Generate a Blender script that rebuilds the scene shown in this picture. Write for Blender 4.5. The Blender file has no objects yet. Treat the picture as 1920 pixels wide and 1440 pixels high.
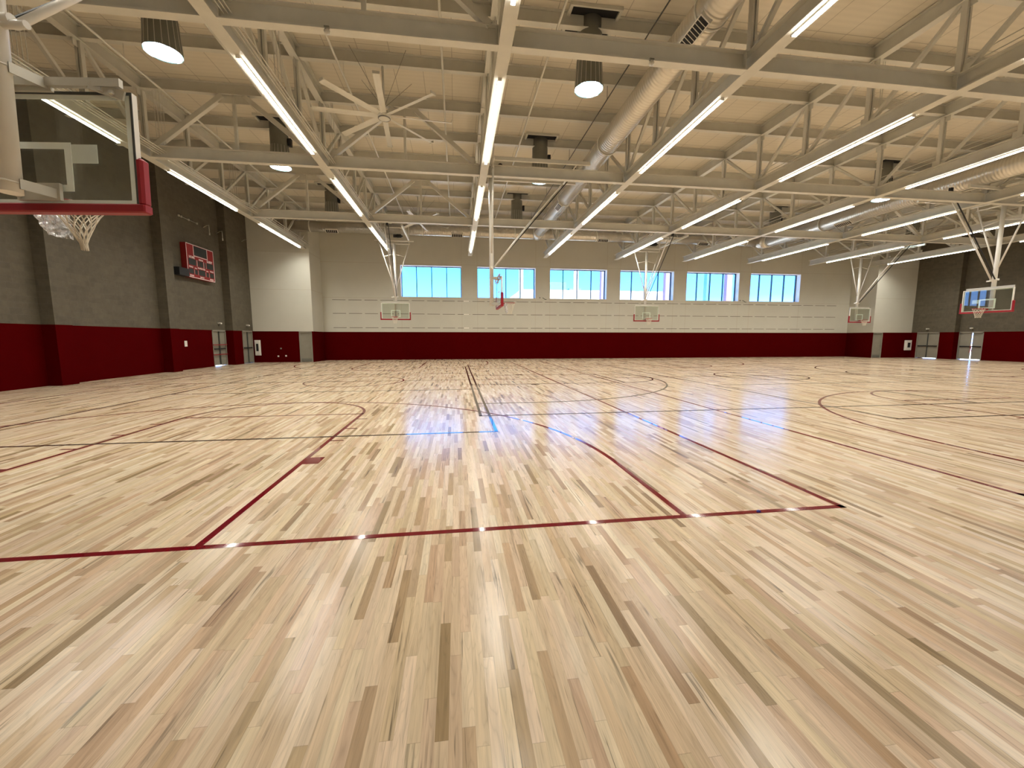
import bpy, math, random
from math import pi, sin, cos, radians
from mathutils import Vector, Matrix
random.seed(7)
S = bpy.context.scene
COL = S.collection

# ------------------------------------------------------------------ camera, world, sun, exposure
cam_d = bpy.data.cameras.new('camera'); cam = bpy.data.objects.new('camera', cam_d); COL.objects.link(cam)
cam.location = (0, 0, 1.6645)
cam.rotation_euler = (pi/2 - 0.113366, 0, -0.136818)
cam_d.sensor_width = 36; cam_d.lens = 756.28/1920*36
cam_d.clip_start = 0.05; cam_d.clip_end = 500
S.camera = cam
S.view_settings.view_transform = 'Standard'; S.view_settings.look = 'None'
S.view_settings.exposure = 0.14; S.view_settings.gamma = 1.0; S.view_settings.use_curve_mapping = False
S.cycles.use_denoising = True
S.cycles.max_bounces = 8; S.cycles.diffuse_bounces = 5; S.cycles.glossy_bounces = 4
S.cycles.transparent_max_bounces = 12
S.cycles.caustics_reflective = False; S.cycles.caustics_refractive = False
S.cycles.sample_clamp_indirect = 6

w = bpy.data.worlds.new('sky'); S.world = w; w.use_nodes = True
bg = w.node_tree.nodes['Background']
bg.inputs[1].default_value = 1.15
_nt = w.node_tree; _tc = _nt.nodes.new('ShaderNodeTexCoord'); _sx = _nt.nodes.new('ShaderNodeSeparateXYZ'); _rp = _nt.nodes.new('ShaderNodeValToRGB')
_nt.links.new(_tc.outputs['Generated'], _sx.inputs[0]); _nt.links.new(_sx.outputs[2], _rp.inputs[0]); _nt.links.new(_rp.outputs[0], bg.inputs[0])
_e = _rp.color_ramp.elements; _e[0].position = .09; _e[0].color = (.55, 2.1, 5.6, 1); _e[1].position = .17; _e[1].color = (.30, 1.8, 5.6, 1)
_y = _e.new(.03); _y.color = (1.5, 2.4, 5.0, 1)
_x = _e.new(.6); _x.color = (.10, .50, 1.3, 1)
sun_d = bpy.data.lights.new('sun', 'SUN'); sun = bpy.data.objects.new('sun', sun_d); COL.objects.link(sun)
sun_d.energy = 20.0; sun_d.angle = 0.01; sun_d.color = (1, .96, .88)
sun.rotation_euler = (radians(42), 0, 0); sun.location = (0, -30, 40)
LED = 22.0           # brightness of the linear lamp diffusers
LEDW = 152.0        # watts of each linear lamp
SKYL = 26.0         # emission of the daylight domes

# ------------------------------------------------------------------ materials
def new_mat(name):
    m = bpy.data.materials.new(name); m.use_nodes = True
    nt = m.node_tree; return m, nt, nt.nodes['Principled BSDF']
def N(nt, t, **k):
    n = nt.nodes.new(t)
    for a, b in k.items(): setattr(n, a, b)
    return n
def simple(name, col, rough=.5, metal=0, noise=.06, scale=3.0, coat=0, bump=0):
    m, nt, b = new_mat(name)
    tc = N(nt, 'ShaderNodeNewGeometry'); no = N(nt, 'ShaderNodeTexNoise')
    no.inputs['Scale'].default_value = scale; no.inputs['Detail'].default_value = 5
    nt.links.new(tc.outputs['Position'], no.inputs['Vector'])
    mr = N(nt, 'ShaderNodeMapRange'); mr.inputs['To Min'].default_value = 1-noise; mr.inputs['To Max'].default_value = 1+noise
    mr.inputs['From Min'].default_value = .3; mr.inputs['From Max'].default_value = .7
    nt.links.new(no.outputs['Fac'], mr.inputs['Value'])
    mx = N(nt, 'ShaderNodeVectorMath', operation='SCALE'); mx.inputs[0].default_value = col
    nt.links.new(mr.outputs[0], mx.inputs['Scale']); nt.links.new(mx.outputs[0], b.inputs['Base Color'])
    b.inputs['Roughness'].default_value = rough; b.inputs['Metallic'].default_value = metal
    if coat: b.inputs['Coat Weight'].default_value = coat; b.inputs['Coat Roughness'].default_value = .08
    if bump:
        bp = N(nt, 'ShaderNodeBump'); bp.inputs['Strength'].default_value = bump; bp.inputs['Distance'].default_value = .01
        nt.links.new(no.outputs['Fac'], bp.inputs['Height']); nt.links.new(bp.outputs[0], b.inputs['Normal'])
    return m
def emit(name, col, st):
    m, nt, b = new_mat(name)
    b.inputs['Base Color'].default_value = (.8, .8, .8, 1)
    b.inputs['Emission Color'].default_value = (*col, 1); b.inputs['Emission Strength'].default_value = st
    return m

M = {}
M['steel'] = simple('painted_steel', (.60, .59, .525), .42, noise=.04)
M['truss'] = simple('painted_truss_steel', (.58, .57, .505), .42, noise=.05)
M['white'] = simple('white_enamel', (.72, .70, .64), .28, noise=.03)
M['cream'] = simple('cream_wall', (.52, .51, .44), .7, noise=.02, scale=1.2, bump=.05)
M['red'] = simple('red_wall_paint', (.060, .0003, .0007), .85, noise=.05, scale=1.5)
M['red'].node_tree.nodes['Principled BSDF'].inputs['Specular IOR Level'].default_value = .02
M['padred'] = simple('red_padding', (.27, .003, .011), .5, noise=.03)
M['rimred'] = simple('red_rim_paint', (.28, .012, .01), .4)
M['black'] = simple('black_plastic', (.008, .008, .009), .7)
M['dark'] = simple('dark_gasket', (.05, .055, .05), .5)
M['doorgrey'] = simple('grey_door_paint', (.25, .235, .19), .45)
M['alu'] = simple('dark_window_frame', (.035, .07, .09), .4, metal=.3)
M['duct'] = None
M['net'] = simple('net_cord', (.62, .57, .47), .8)
M['groove'] = simple('panel_groove', (.12, .10, .075), .8)
M['seam'] = simple('panel_seam', (.42, .37, .28), .8)
M['shelf'] = simple('white_plate', (.75, .72, .66), .4)
M['blue'] = simple('blue_plastic', (.02, .02, .25), .4)
M['linered'] = simple('maroon_line_paint', (.15, .003, .009), .055, noise=.12, scale=9)
M['lineblack'] = simple('dark_line_paint', (.050, .028, .022), .055, noise=.12, scale=9)
M['bldwhite'] = simple('white_facade', (.85, .86, .86), .8)
M['bldbrown'] = simple('mauve_cladding', (.34, .22, .30), .8)
M['bldglass'] = simple('teal_panel', (.10, .35, .42), .4)
M['concrete'] = simple('pale_concrete', (.80, .80, .78), .9)
M['reveal'] = simple('daylit_reveal', (.88, .89, .88), .5)  # daylight on the window reveals, put into a colour lighter than the wall
M['tube'] = simple('grey_tube_metal', (.20, .20, .175), .45, metal=.5)
M['bracket'] = simple('bracket_steel', (.55, .53, .46), .4, metal=.3)
M['led'] = emit('lamp_diffuser', (1, .94, .84), LED)
M['lens'] = emit('daylight_lens', (.72, .93, 1.0), SKYL)
_n = M['lens'].node_tree; _b = _n.nodes['Principled BSDF']; _no = N(_n, 'ShaderNodeTexNoise'); _no.inputs['Scale'].default_value = 3.4
_t = N(_n, 'ShaderNodeTexCoord'); _n.links.new(_t.outputs['Object'], _no.inputs['Vector'])
_r = N(_n, 'ShaderNodeValToRGB'); _n.links.new(_no.outputs['Fac'], _r.inputs[0]); _n.links.new(_r.outputs[0], _b.inputs['Emission Color'])
_e = _r.color_ramp.elements; _e[0].position = .49; _e[0].color = (.03, .062, .068, 1); _e[1].position = .54; _e[1].color = (.72, .93, 1, 1)
M['digit'] = simple('score_window', (.003, .008, .005), .5)
M['scorered'] = simple('score_panel_red', (.24, .006, .006), .7)
M['scorewhite'] = simple('score_lettering', (.80, .68, .66), .5)

def glass_mat(name, tint, gl=1.0, refl=.0, rough=.01):
    m, nt, b = new_mat(name)
    nt.nodes.remove(b); out = nt.nodes['Material Output']
    tr = N(nt, 'ShaderNodeBsdfTransparent'); tr.inputs[0].default_value = (*tint, 1)
    g = N(nt, 'ShaderNodeBsdfGlossy'); g.inputs['Roughness'].default_value = rough; g.inputs['Color'].default_value = (gl, gl, gl, 1)
    ge = N(nt, 'ShaderNodeNewGeometry'); dt = N(nt, 'ShaderNodeVectorMath', operation='DOT_PRODUCT')
    nt.links.new(ge.outputs['Normal'], dt.inputs[0]); nt.links.new(ge.outputs['Incoming'], dt.inputs[1])
    ab = N(nt, 'ShaderNodeMath', operation='ABSOLUTE'); nt.links.new(dt.outputs['Value'], ab.inputs[0])
    om = N(nt, 'ShaderNodeMath', operation='SUBTRACT'); om.inputs[0].default_value = 1; nt.links.new(ab.outputs[0], om.inputs[1])
    pw = N(nt, 'ShaderNodeMath', operation='POWER'); pw.inputs[1].default_value = 5; nt.links.new(om.outputs[0], pw.inputs[0])
    fr = N(nt, 'ShaderNodeMath', operation='MULTIPLY_ADD'); fr.inputs[1].default_value = .95; fr.inputs[2].default_value = .05; nt.links.new(pw.outputs[0], fr.inputs[0])
    ad = N(nt, 'ShaderNodeMath', operation='ADD'); ad.inputs[1].default_value = refl; ad.use_clamp = True
    mx = N(nt, 'ShaderNodeMixShader')
    nt.links.new(fr.outputs[0], ad.inputs[0]); nt.links.new(ad.outputs[0], mx.inputs[0])
    nt.links.new(tr.outputs[0], mx.inputs[1]); nt.links.new(g.outputs[0], mx.inputs[2])
    nt.links.new(mx.outputs[0], out.inputs[0]); return m
M['glass'] = glass_mat('backboard_glass', (.92, .95, .92))
M['winglass'] = glass_mat('window_glass', (.95, .98, .98), .08, rough=.12)
def film_mat():
    m, nt, b = new_mat('clear_plastic_film')
    nt.nodes.remove(b); out = nt.nodes['Material Output']
    tr = N(nt, 'ShaderNodeBsdfTransparent'); tr.inputs[0].default_value = (.9, .9, .9, 1)
    g = N(nt, 'ShaderNodeBsdfPrincipled'); g.inputs['Base Color'].default_value = (.75, .75, .75, 1); g.inputs['Roughness'].default_value = .15
    no = N(nt, 'ShaderNodeTexNoise'); no.inputs['Scale'].default_value = 14; no.inputs['Distortion'].default_value = 2
    ge = N(nt, 'ShaderNodeNewGeometry'); nt.links.new(ge.outputs['Position'], no.inputs['Vector'])
    mr = N(nt, 'ShaderNodeMapRange'); mr.inputs['From Min'].default_value = .4; mr.inputs['From Max'].default_value = .65
    mr.inputs['To Min'].default_value = .25; mr.inputs['To Max'].default_value = .8
    nt.links.new(no.outputs['Fac'], mr.inputs[0])
    mx = N(nt, 'ShaderNodeMixShader'); nt.links.new(mr.outputs[0], mx.inputs[0])
    nt.links.new(tr.outputs[0], mx.inputs[1]); nt.links.new(g.outputs[0], mx.inputs[2]); nt.links.new(mx.outputs[0], out.inputs[0])
    return m
M['film'] = film_mat()

def duct_mat():
    m, nt, b = new_mat('spiral_duct_metal')
    ge = N(nt, 'ShaderNodeTexCoord'); wv = N(nt, 'ShaderNodeTexWave', wave_type='BANDS', bands_direction='Z')
    wv.inputs['Scale'].default_value = 2.6; wv.inputs['Distortion'].default_value = .3
    nt.links.new(ge.outputs['Object'], wv.inputs['Vector'])
    bp = N(nt, 'ShaderNodeBump'); bp.inputs['Strength'].default_value = .35; bp.inputs['Distance'].default_value = .02
    nt.links.new(wv.outputs['Fac'], bp.inputs['Height']); nt.links.new(bp.outputs[0], b.inputs['Normal'])
    b.inputs['Base Color'].default_value = (.66, .62, .54, 1); b.inputs['Roughness'].default_value = .27; b.inputs['Metallic'].default_value = .55
    return m
M['duct'] = duct_mat()

def floor_mat():
    m, nt, b = new_mat('maple_strip_floor'); L = nt.links.new
    ge = N(nt, 'ShaderNodeNewGeometry'); sp = N(nt, 'ShaderNodeSeparateXYZ'); L(ge.outputs['Position'], sp.inputs[0])
    def math_(op, a, bb=None, **k):
        n = N(nt, 'ShaderNodeMath', operation=op)
        for i, v in enumerate((a, bb)):
            if v is None: continue
            if isinstance(v, (int, float)): n.inputs[i].default_value = v
            else: L(v, n.inputs[i])
        return n.outputs[0]
    xs = math_('DIVIDE', sp.outputs[0], .0572)
    sid = math_('FLOOR', xs); fx = math_('FRACT', xs)
    wn = N(nt, 'ShaderNodeTexWhiteNoise', noise_dimensions='1D'); L(sid, wn.inputs['W'])
    off = math_('MULTIPLY', wn.outputs['Value'], 173.0)
    ww = math_('ADD', math_('DIVIDE', sp.outputs[1], .72), off)
    vo = N(nt, 'ShaderNodeTexVoronoi', voronoi_dimensions='1D'); L(ww, vo.inputs['W']); vo.inputs['Scale'].default_value = 1
    vd = N(nt, 'ShaderNodeTexVoronoi', voronoi_dimensions='1D', feature='DISTANCE_TO_EDGE'); L(ww, vd.inputs['W']); vd.inputs['Scale'].default_value = 1
    sc = N(nt, 'ShaderNodeSeparateColor'); L(vo.outputs['Color'], sc.inputs[0])
    r1, r2, r3 = sc.outputs[0], sc.outputs[1], sc.outputs[2]
    # tone per board
    cr = N(nt, 'ShaderNodeValToRGB'); L(r1, cr.inputs[0]); e = cr.color_ramp
    stops = [(0, (0.812, 0.677, 0.501)), (.18, (0.731, 0.592, 0.423)), (.45, (0.667, 0.525, 0.364)), (.70, (0.603, 0.458, 0.305)), (.86, (0.499, 0.360, 0.227)), (.95, (.38, .27, .165)), (1, (.27, .185, .11))]
    e.elements[0].position = 0; e.elements[0].color = (*stops[0][1], 1); e.elements[1].position = 1; e.elements[1].color = (*stops[-1][1], 1)
    for p, c in stops[1:-1]:
        el = e.elements.new(p); el.color = (*c, 1)
    # grain, per board offset
    cb = N(nt, 'ShaderNodeCombineXYZ'); L(math_('ADD', math_('MULTIPLY', sp.outputs[0], 30), math_('MULTIPLY', r2, 91)), cb.inputs[0]); L(math_('ADD', math_('MULTIPLY', sp.outputs[1], 1.6), math_('MULTIPLY', r3, 57)), cb.inputs[1])
    no = N(nt, 'ShaderNodeTexNoise'); no.inputs['Scale'].default_value = 1; no.inputs['Detail'].default_value = 6; no.inputs['Roughness'].default_value = .62; no.inputs['Distortion'].default_value = .8
    L(cb.outputs[0], no.inputs['Vector'])
    # cathedral rings
    cb2 = N(nt, 'ShaderNodeCombineXYZ'); L(math_('ADD', math_('MULTIPLY', sp.outputs[0], 16), math_('MULTIPLY', r3, 77)), cb2.inputs[0]); L(math_('ADD', math_('MULTIPLY', sp.outputs[1], 1.5), math_('MULTIPLY', r2, 33)), cb2.inputs[1])
    wvn = N(nt, 'ShaderNodeTexNoise'); wvn.inputs['Scale'].default_value = 1; wvn.inputs['Detail'].default_value = 1.5; wvn.inputs['Distortion'].default_value = .4; L(cb2.outputs[0], wvn.inputs['Vector'])
    ring = math_('PINGPONG', math_('MULTIPLY', wvn.outputs['Fac'], 22), 1)
    ring2 = math_('POWER', ring, 4)
    # dark mineral streaks
    cb3 = N(nt, 'ShaderNodeCombineXYZ'); L(math_('ADD', math_('MULTIPLY', sp.outputs[0], 34), math_('MULTIPLY', r1, 71)), cb3.inputs[0]); L(math_('ADD', math_('MULTIPLY', sp.outputs[1], 1.1), math_('MULTIPLY', r1, 43)), cb3.inputs[1])
    sn = N(nt, 'ShaderNodeTexNoise'); sn.inputs['Scale'].default_value = 1; sn.inputs['Detail'].default_value = 3; sn.inputs['Distortion'].default_value = 1.2; L(cb3.outputs[0], sn.inputs['Vector'])
    st = N(nt, 'ShaderNodeMapRange'); L(sn.outputs['Fac'], st.inputs[0]); st.inputs['From Min'].default_value = .62; st.inputs['From Max'].default_value = .72
    st.clamp = True
    streak = math_('MULTIPLY', st.outputs[0], .55)
    g = math_('ADD', math_('MULTIPLY', math_('SUBTRACT', no.outputs['Fac'], .5), .85), math_('MULTIPLY', ring2, -.13))
    fac = math_('SUBTRACT', math_('ADD', 1.0, g), streak)
    # seams between strips and board ends
    ex = math_('MINIMUM', fx, math_('SUBTRACT', 1.0, fx))
    s1 = math_('LESS_THAN', ex, .012); s2 = math_('LESS_THAN', vd.outputs['Distance'], .0022)
    seam = math_('MULTIPLY', math_('MAXIMUM', s1, s2), .22)
    fac = math_('MULTIPLY', fac, math_('SUBTRACT', 1.0, seam))
    mx = N(nt, 'ShaderNodeVectorMath', operation='SCALE'); L(cr.outputs[0], mx.inputs[0]); L(fac, mx.inputs['Scale'])
    hs = N(nt, 'ShaderNodeHueSaturation'); L(mx.outputs[0], hs.inputs['Color']); hs.inputs['Value'].default_value = .85
    L(math_('ADD', .96, math_('MULTIPLY', r2, .16)), hs.inputs['Saturation'])
    L(math_('ADD', .488, math_('MULTIPLY', r3, .020)), hs.inputs['Hue'])
    L(hs.outputs[0], b.inputs['Base Color'])
    b.inputs['IOR'].default_value = 1.27
    rn = N(nt, 'ShaderNodeTexNoise'); rn.inputs['Scale'].default_value = 1.1; rn.inputs['Detail'].default_value = 4; L(ge.outputs['Position'], rn.inputs['Vector'])
    rr = N(nt, 'ShaderNodeMapRange'); rr.inputs['To Min'].default_value = .14; rr.inputs['To Max'].default_value = .25; L(rn.outputs['Fac'], rr.inputs[0]); L(rr.outputs[0], b.inputs['Roughness'])
    # slight cupping per strip
    cup = math_('ADD', math_('MULTIPLY', r2, .6), math_('MULTIPLY', ex, .5))
    bp = N(nt, 'ShaderNodeBump'); bp.inputs['Strength'].default_value = .05; bp.inputs['Distance'].default_value = .003
    L(cup, bp.inputs['Height']); L(bp.outputs[0], b.inputs['Normal'])
    return m
M['floor'] = floor_mat()

def block_mat():
    m, nt, b = new_mat('concrete_block'); L = nt.links.new
    ge = N(nt, 'ShaderNodeNewGeometry'); sp = N(nt, 'ShaderNodeSeparateXYZ'); L(ge.outputs['Position'], sp.inputs[0])
    ad = N(nt, 'ShaderNodeMath', operation='ADD'); L(sp.outputs[0], ad.inputs[0]); L(sp.outputs[1], ad.inputs[1])
    cb = N(nt, 'ShaderNodeCombineXYZ'); L(ad.outputs[0], cb.inputs[0]); L(sp.outputs[2], cb.inputs[1])
    br = N(nt, 'ShaderNodeTexBrick'); L(cb.outputs[0], br.inputs['Vector'])
    br.inputs['Scale'].default_value = 1; br.inputs['Brick Width'].default_value = .406; br.inputs['Row Height'].default_value = .203; br.inputs['Mortar Size'].default_value = .008
    br.inputs['Color1'].default_value = (.100, .085, .056, 1); br.inputs['Color2'].default_value = (.082, .070, .047, 1); br.inputs['Mortar'].default_value = (.098, .085, .060, 1)
    no = N(nt, 'ShaderNodeTexNoise'); no.inputs['Scale'].default_value = 4; no.inputs['Detail'].default_value = 8; no.inputs['Roughness'].default_value = .7; L(ge.outputs['Position'], no.inputs['Vector'])
    mr = N(nt, 'ShaderNodeMapRange'); mr.inputs['To Min'].default_value = .6; mr.inputs['To Max'].default_value = 1.4; L(no.outputs['Fac'], mr.inputs[0])
    mx = N(nt, 'ShaderNodeVectorMath', operation='SCALE'); L(br.outputs[0], mx.inputs[0]); L(mr.outputs[0], mx.inputs['Scale']); L(mx.outputs[0], b.inputs['Base Color'])
    b.inputs['Roughness'].default_value = .85
    bp = N(nt, 'ShaderNodeBump'); bp.inputs['Strength'].default_value = .5; bp.inputs['Distance'].default_value = .01
    L(br.outputs['Fac'], bp.inputs['Height']); bp.invert = True; L(bp.outputs[0], b.inputs['Normal'])
    return m
M['block'] = block_mat()

def deck_mat():
    m, nt, b = new_mat('ceiling_deck'); L = nt.links.new
    ge = N(nt, 'ShaderNodeNewGeometry')
    rot = N(nt, 'ShaderNodeMapping'); rot.inputs['Rotation'].default_value = (0, 0, pi/2); rot.inputs['Location'].default_value = (-.16, 0, 0); L(ge.outputs['Position'], rot.inputs[0])
    br = N(nt, 'ShaderNodeTexBrick'); L(rot.outputs[0], br.inputs['Vector'])
    br.inputs['Scale'].default_value = 1; br.inputs['Brick Width'].default_value = 2.235; br.inputs['Row Height'].default_value = .92; br.inputs['Mortar Size'].default_value = .010
    br.offset = .0
    br.inputs['Color1'].default_value = (.67, .625, .525, 1); br.inputs['Color2'].default_value = (.655, .61, .51, 1); br.inputs['Mortar'].default_value = (.40, .365, .30, 1)
    wv = N(nt, 'ShaderNodeTexWave', wave_type='BANDS', bands_direction='Y'); wv.inputs['Scale'].default_value = 1.6; wv.inputs['Distortion'].default_value = 1.0; wv.inputs['Detail'].default_value = 3
    L(ge.outputs['Position'], wv.inputs['Vector'])
    mr = N(nt, 'ShaderNodeMapRange'); mr.inputs['To Min'].default_value = .975; mr.inputs['To Max'].default_value = 1.02; L(wv.outputs['Fac'], mr.inputs[0])
    mx = N(nt, 'ShaderNodeVectorMath', operation='SCALE'); L(br.outputs[0], mx.inputs[0]); L(mr.outputs[0], mx.inputs['Scale']); L(mx.outputs[0], b.inputs['Base Color'])
    b.inputs['Roughness'].default_value = .45
    return m
M['deck'] = deck_mat()

# ------------------------------------------------------------------ mesh helpers
class MB:
    def __init__(s): s.v = []; s.f = []; s.sm = []
    def add(s, vs, fs, smooth=False):
        o = len(s.v); s.v += [tuple(v) for v in vs]
        s.f += [tuple(i+o for i in f) for f in fs]; s.sm += [smooth]*len(fs); return s
    def box(s, a, b, bev=0):
        x0, y0, z0 = (min(a[i], b[i]) for i in range(3)); x1, y1, z1 = (max(a[i], b[i]) for i in range(3))
        if bev:
            d = bev
            prof = [(x0+d, y0), (x1-d, y0), (x1, y0+d), (x1, y1-d), (x1-d, y1), (x0+d, y1), (x0, y1-d), (x0, y0+d)]
            inn = [(x0+2*d, y0+d), (x1-2*d, y0+d), (x1-d, y0+2*d), (x1-d, y1-2*d), (x1-2*d, y1-d), (x0+2*d, y1-d), (x0+d, y1-2*d), (x0+d, y0+2*d)]
            vs = [(x, y, z0) for x, y in inn]+[(x, y, z0+d) for x, y in prof]+[(x, y, z1-d) for x, y in prof]+[(x, y, z1) for x, y in inn]
            fs = [tuple(range(7, -1, -1)), tuple(range(24, 32))]
            for r in range(3):
                for i in range(8):
                    j = (i+1) % 8; fs.append((r*8+i, r*8+j, r*8+8+j, r*8+8+i))
            return s.add(vs, fs)
        return s.add([(x0, y0, z0), (x1, y0, z0), (x1, y1, z0), (x0, y1, z0), (x0, y0, z1), (x1, y0, z1), (x1, y1, z1), (x0, y1, z1)],
                     [(0, 3, 2, 1), (4, 5, 6, 7), (0, 1, 5, 4), (1, 2, 6, 5), (2, 3, 7, 6), (3, 0, 4, 7)])
    def bar(s, p, q, w, h, up=(0, 0, 1)):
        """rectangular bar from p to q: w across, h along 'up'"""
        p = Vector(p); q = Vector(q); d = (q-p).normalized(); up = Vector(up)
        if abs(d.dot(up)) > .98: up = Vector((0, 1, 0))
        x = d.cross(up).normalized(); y = x.cross(d).normalized()
        vs = [c+x*a*w/2+y*b_*h/2 for c in (p, q) for a, b_ in ((-1, -1), (1, -1), (1, 1), (-1, 1))]
        return s.add(vs, [(0, 1, 2, 3), (7, 6, 5, 4), (0, 4, 5, 1), (1, 5, 6, 2), (2, 6, 7, 3), (3, 7, 4, 0)])
    def tube(s, pts, r, n=10, caps=True, closed=False):
        pts = [Vector(p) for p in pts]; k = len(pts); rs = r if isinstance(r, (list, tuple)) else [r]*k
        t0 = (pts[1]-pts[0]).normalized(); up = Vector((0, 0, 1)) if abs(t0.z) < .9 else Vector((1, 0, 0))
        x = t0.cross(up).normalized(); rings = []
        for i, p in enumerate(pts):
            if closed: t = (pts[(i+1) % k]-pts[i-1]).normalized()
            else: t = (pts[min(i+1, k-1)]-pts[max(i-1, 0)]).normalized()
            x = (x-t*x.dot(t)).normalized(); y = t.cross(x)
            rings.append([p+(x*cos(2*pi*j/n)+y*sin(2*pi*j/n))*rs[i] for j in range(n)])
        vs = [v for r_ in rings for v in r_]; fs = []
        for i in range(k if closed else k-1):
            a = i*n; b_ = ((i+1) % k)*n
            for j in range(n):
                jj = (j+1) % n; fs.append((a+j, a+jj, b_+jj, b_+j))
        s.add(vs, fs, True)
        if caps and not closed:
            o = len(s.v)-len(vs); s.f.append(tuple(o+j for j in range(n-1, -1, -1))); s.f.append(tuple(o+(k-1)*n+j for j in range(n))); s.sm += [False, False]
        return s
    def lathe(s, prof, c=(0, 0, 0), n=24, smooth=True):
        vs = [(c[0]+r*cos(2*pi*j/n), c[1]+r*sin(2*pi*j/n), c[2]+z) for r, z in prof for j in range(n)]; fs = []
        for i in range(len(prof)-1):
            for j in range(n):
                jj = (j+1) % n; fs.append((i*n+j, i*n+jj, (i+1)*n+jj, (i+1)*n+j))
        return s.add(vs, fs, smooth)
    def ibeam(s, p, q, fw, h, tf=.03, tw=.02):
        """wide flange along p->q (p,q at bottom centre), vertical web"""
        p = Vector(p); q = Vector(q); d = (q-p).normalized(); x = d.cross(Vector((0, 0, 1))).normalized(); z = Vector((0, 0, 1))
        pr = [(-fw/2, 0), (fw/2, 0), (fw/2, tf), (tw/2, tf), (tw/2, h-tf), (fw/2, h-tf), (fw/2, h), (-fw/2, h), (-fw/2, h-tf), (-tw/2, h-tf), (-tw/2, tf), (-fw/2, tf)]
        n = 12; vs = [c+x*a+z*b_ for c in (p, q) for a, b_ in pr]
        fs = [(i, (i+1) % n, n+(i+1) % n, n+i) for i in range(n)]+[tuple(range(n-1, -1, -1)), tuple(range(n, 2*n))]
        return s.add(vs, fs)
    def prism(s, poly, z0, z1):
        n = len(poly); vs = [(x, y, z0) for x, y in poly]+[(x, y, z1) for x, y in poly]
        return s.add(vs, [tuple(range(n-1, -1, -1)), tuple(range(n, 2*n))]+[(i, (i+1) % n, n+(i+1) % n, n+i) for i in range(n)])
    def xf(s, m):
        s.v = [tuple(m @ Vector(v)) for v in s.v]; return s
    def build(s, name, mat, parent=None, loc=None):
        me = bpy.data.meshes.new(name); me.from_pydata(s.v, [], s.f); me.update()
        me.polygons.foreach_set('use_smooth', s.sm)
        me.materials.append(M[mat]); o = bpy.data.objects.new(name, me); COL.objects.link(o)
        if parent: o.parent = parent
        if loc: o.location = loc
        return o
def tag(o, label=None, cat=None, group=None, kind=None):
    if label: o['label'] = label
    if cat: o['category'] = cat
    if group: o['group'] = group
    if kind: o['kind'] = kind
    return o
def empty(name, loc, rz=0):
    o = bpy.data.objects.new(name, None); COL.objects.link(o); o.location = loc; o.rotation_euler = (0, 0, rz); o.empty_display_size = .2
    return o
def copy_tree(o, parent=None):
    c = o.copy(); COL.objects.link(c)
    if parent: c.parent = parent
    for ch in list(KIDS.get(o.name, [])): copy_tree(ch, c)
    return c
KIDS = {}
def index_kids():
    KIDS.clear()
    for o in COL.objects:
        if o.parent: KIDS.setdefault(o.parent.name, []).append(o)
ORD = ['first', 'second', 'third', 'fourth', 'fifth', 'sixth', 'seventh', 'eighth', 'ninth']

# ------------------------------------------------------------------ room dimensions
XL, XLR = -13.72, -14.15        # left wall: projecting face, recessed face
XR, XRR = 38.75, 39.20
Y0, Y1, Y2 = -0.9, 29.9, 32.2   # back wall, corner panels, window wall
ZD = 10.17                      # underside of roof deck
ZR = 2.13                       # top of red band
TX = [-10.14+5.62*i for i in range(9)]
NY = [9.1+2.235*k for k in range(-4, 11)]
ZB, ZBT = 7.66, 8.06

# floor
fl = MB().box((XLR-.12, Y0-.3, -.2), (XRR+.12, Y2, 0)).build('floor', 'floor'); tag(fl, 'glossy maple strip gym floor with painted court lines', 'floor', kind='structure')
# ceiling
ce = MB().box((XLR-.35, Y0-.3, ZD), (XRR+.35, Y2+.6, ZD+.3)).build('ceiling', 'deck'); tag(ce, 'beige roof deck above the steel trusses', 'ceiling', kind='structure')
for y in NY:
    MB().ibeam((XLR, y, 9.81), (XRR, y, 9.81), .17, .36, .02, .012).build('purlin', 'steel', ce)

# walls: prisms by plan polygon, split at ZR
def wall(name, label, polys, zt=ZD, up='block', kids=()):
    m = MB()
    for p in polys: m.prism(p, ZR, zt)
    o = m.build(name, up); tag(o, label, 'wall', kind='structure'); return o
def side_wall(name, label, face, rec, out, doors, pil, yend, sgn):
    """side wall along Y with openings cut for doors; pil = list of projecting stretches"""
    edges = sorted(set([Y0, yend]+[e for p in pil for e in p]+[e for d in doors for e in d]))
    up = MB(); lo = MB()
    for a, b_ in zip(edges[:-1], edges[1:]):
        mid = (a+b_)/2; x = face if any(p[0] <= mid <= p[1] for p in pil) else rec
        up.box((x, a, ZR), (out, b_, ZD))
        if not any(d[0] <= mid <= d[1] for d in doors): lo.box((x, a, 0), (out, b_, ZR))
    o = up.build(name, 'block'); tag(o, label, 'wall', kind='structure'); lo.build('red_wainscot', 'red', o); return o
DL1, DL2 = (25.95, 27.36), (28.45, 29.75)
DR1, DR2 = (27.85, 29.45), (25.35, 26.86)
side_wall('wall_left', 'grey-brown concrete block wall with shallow piers above a red band, at the left', XL, XLR, XLR-.35, [DL1, DL2],
          [(4.8, 5.4), (10.45, 11.05), (16.1, 16.75), (21.8, 22.45), (27.4, Y1)], Y1, -1)
side_wall('wall_right', 'grey-brown concrete block wall above a red band, at the right', XR, XRR, XRR+.35, [DR1, DR2],
          [(4.2, 4.9), (10, 10.7), (15.6, 16.2), (21.2, 21.8), (26.88, Y1)], Y1, 1)
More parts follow.
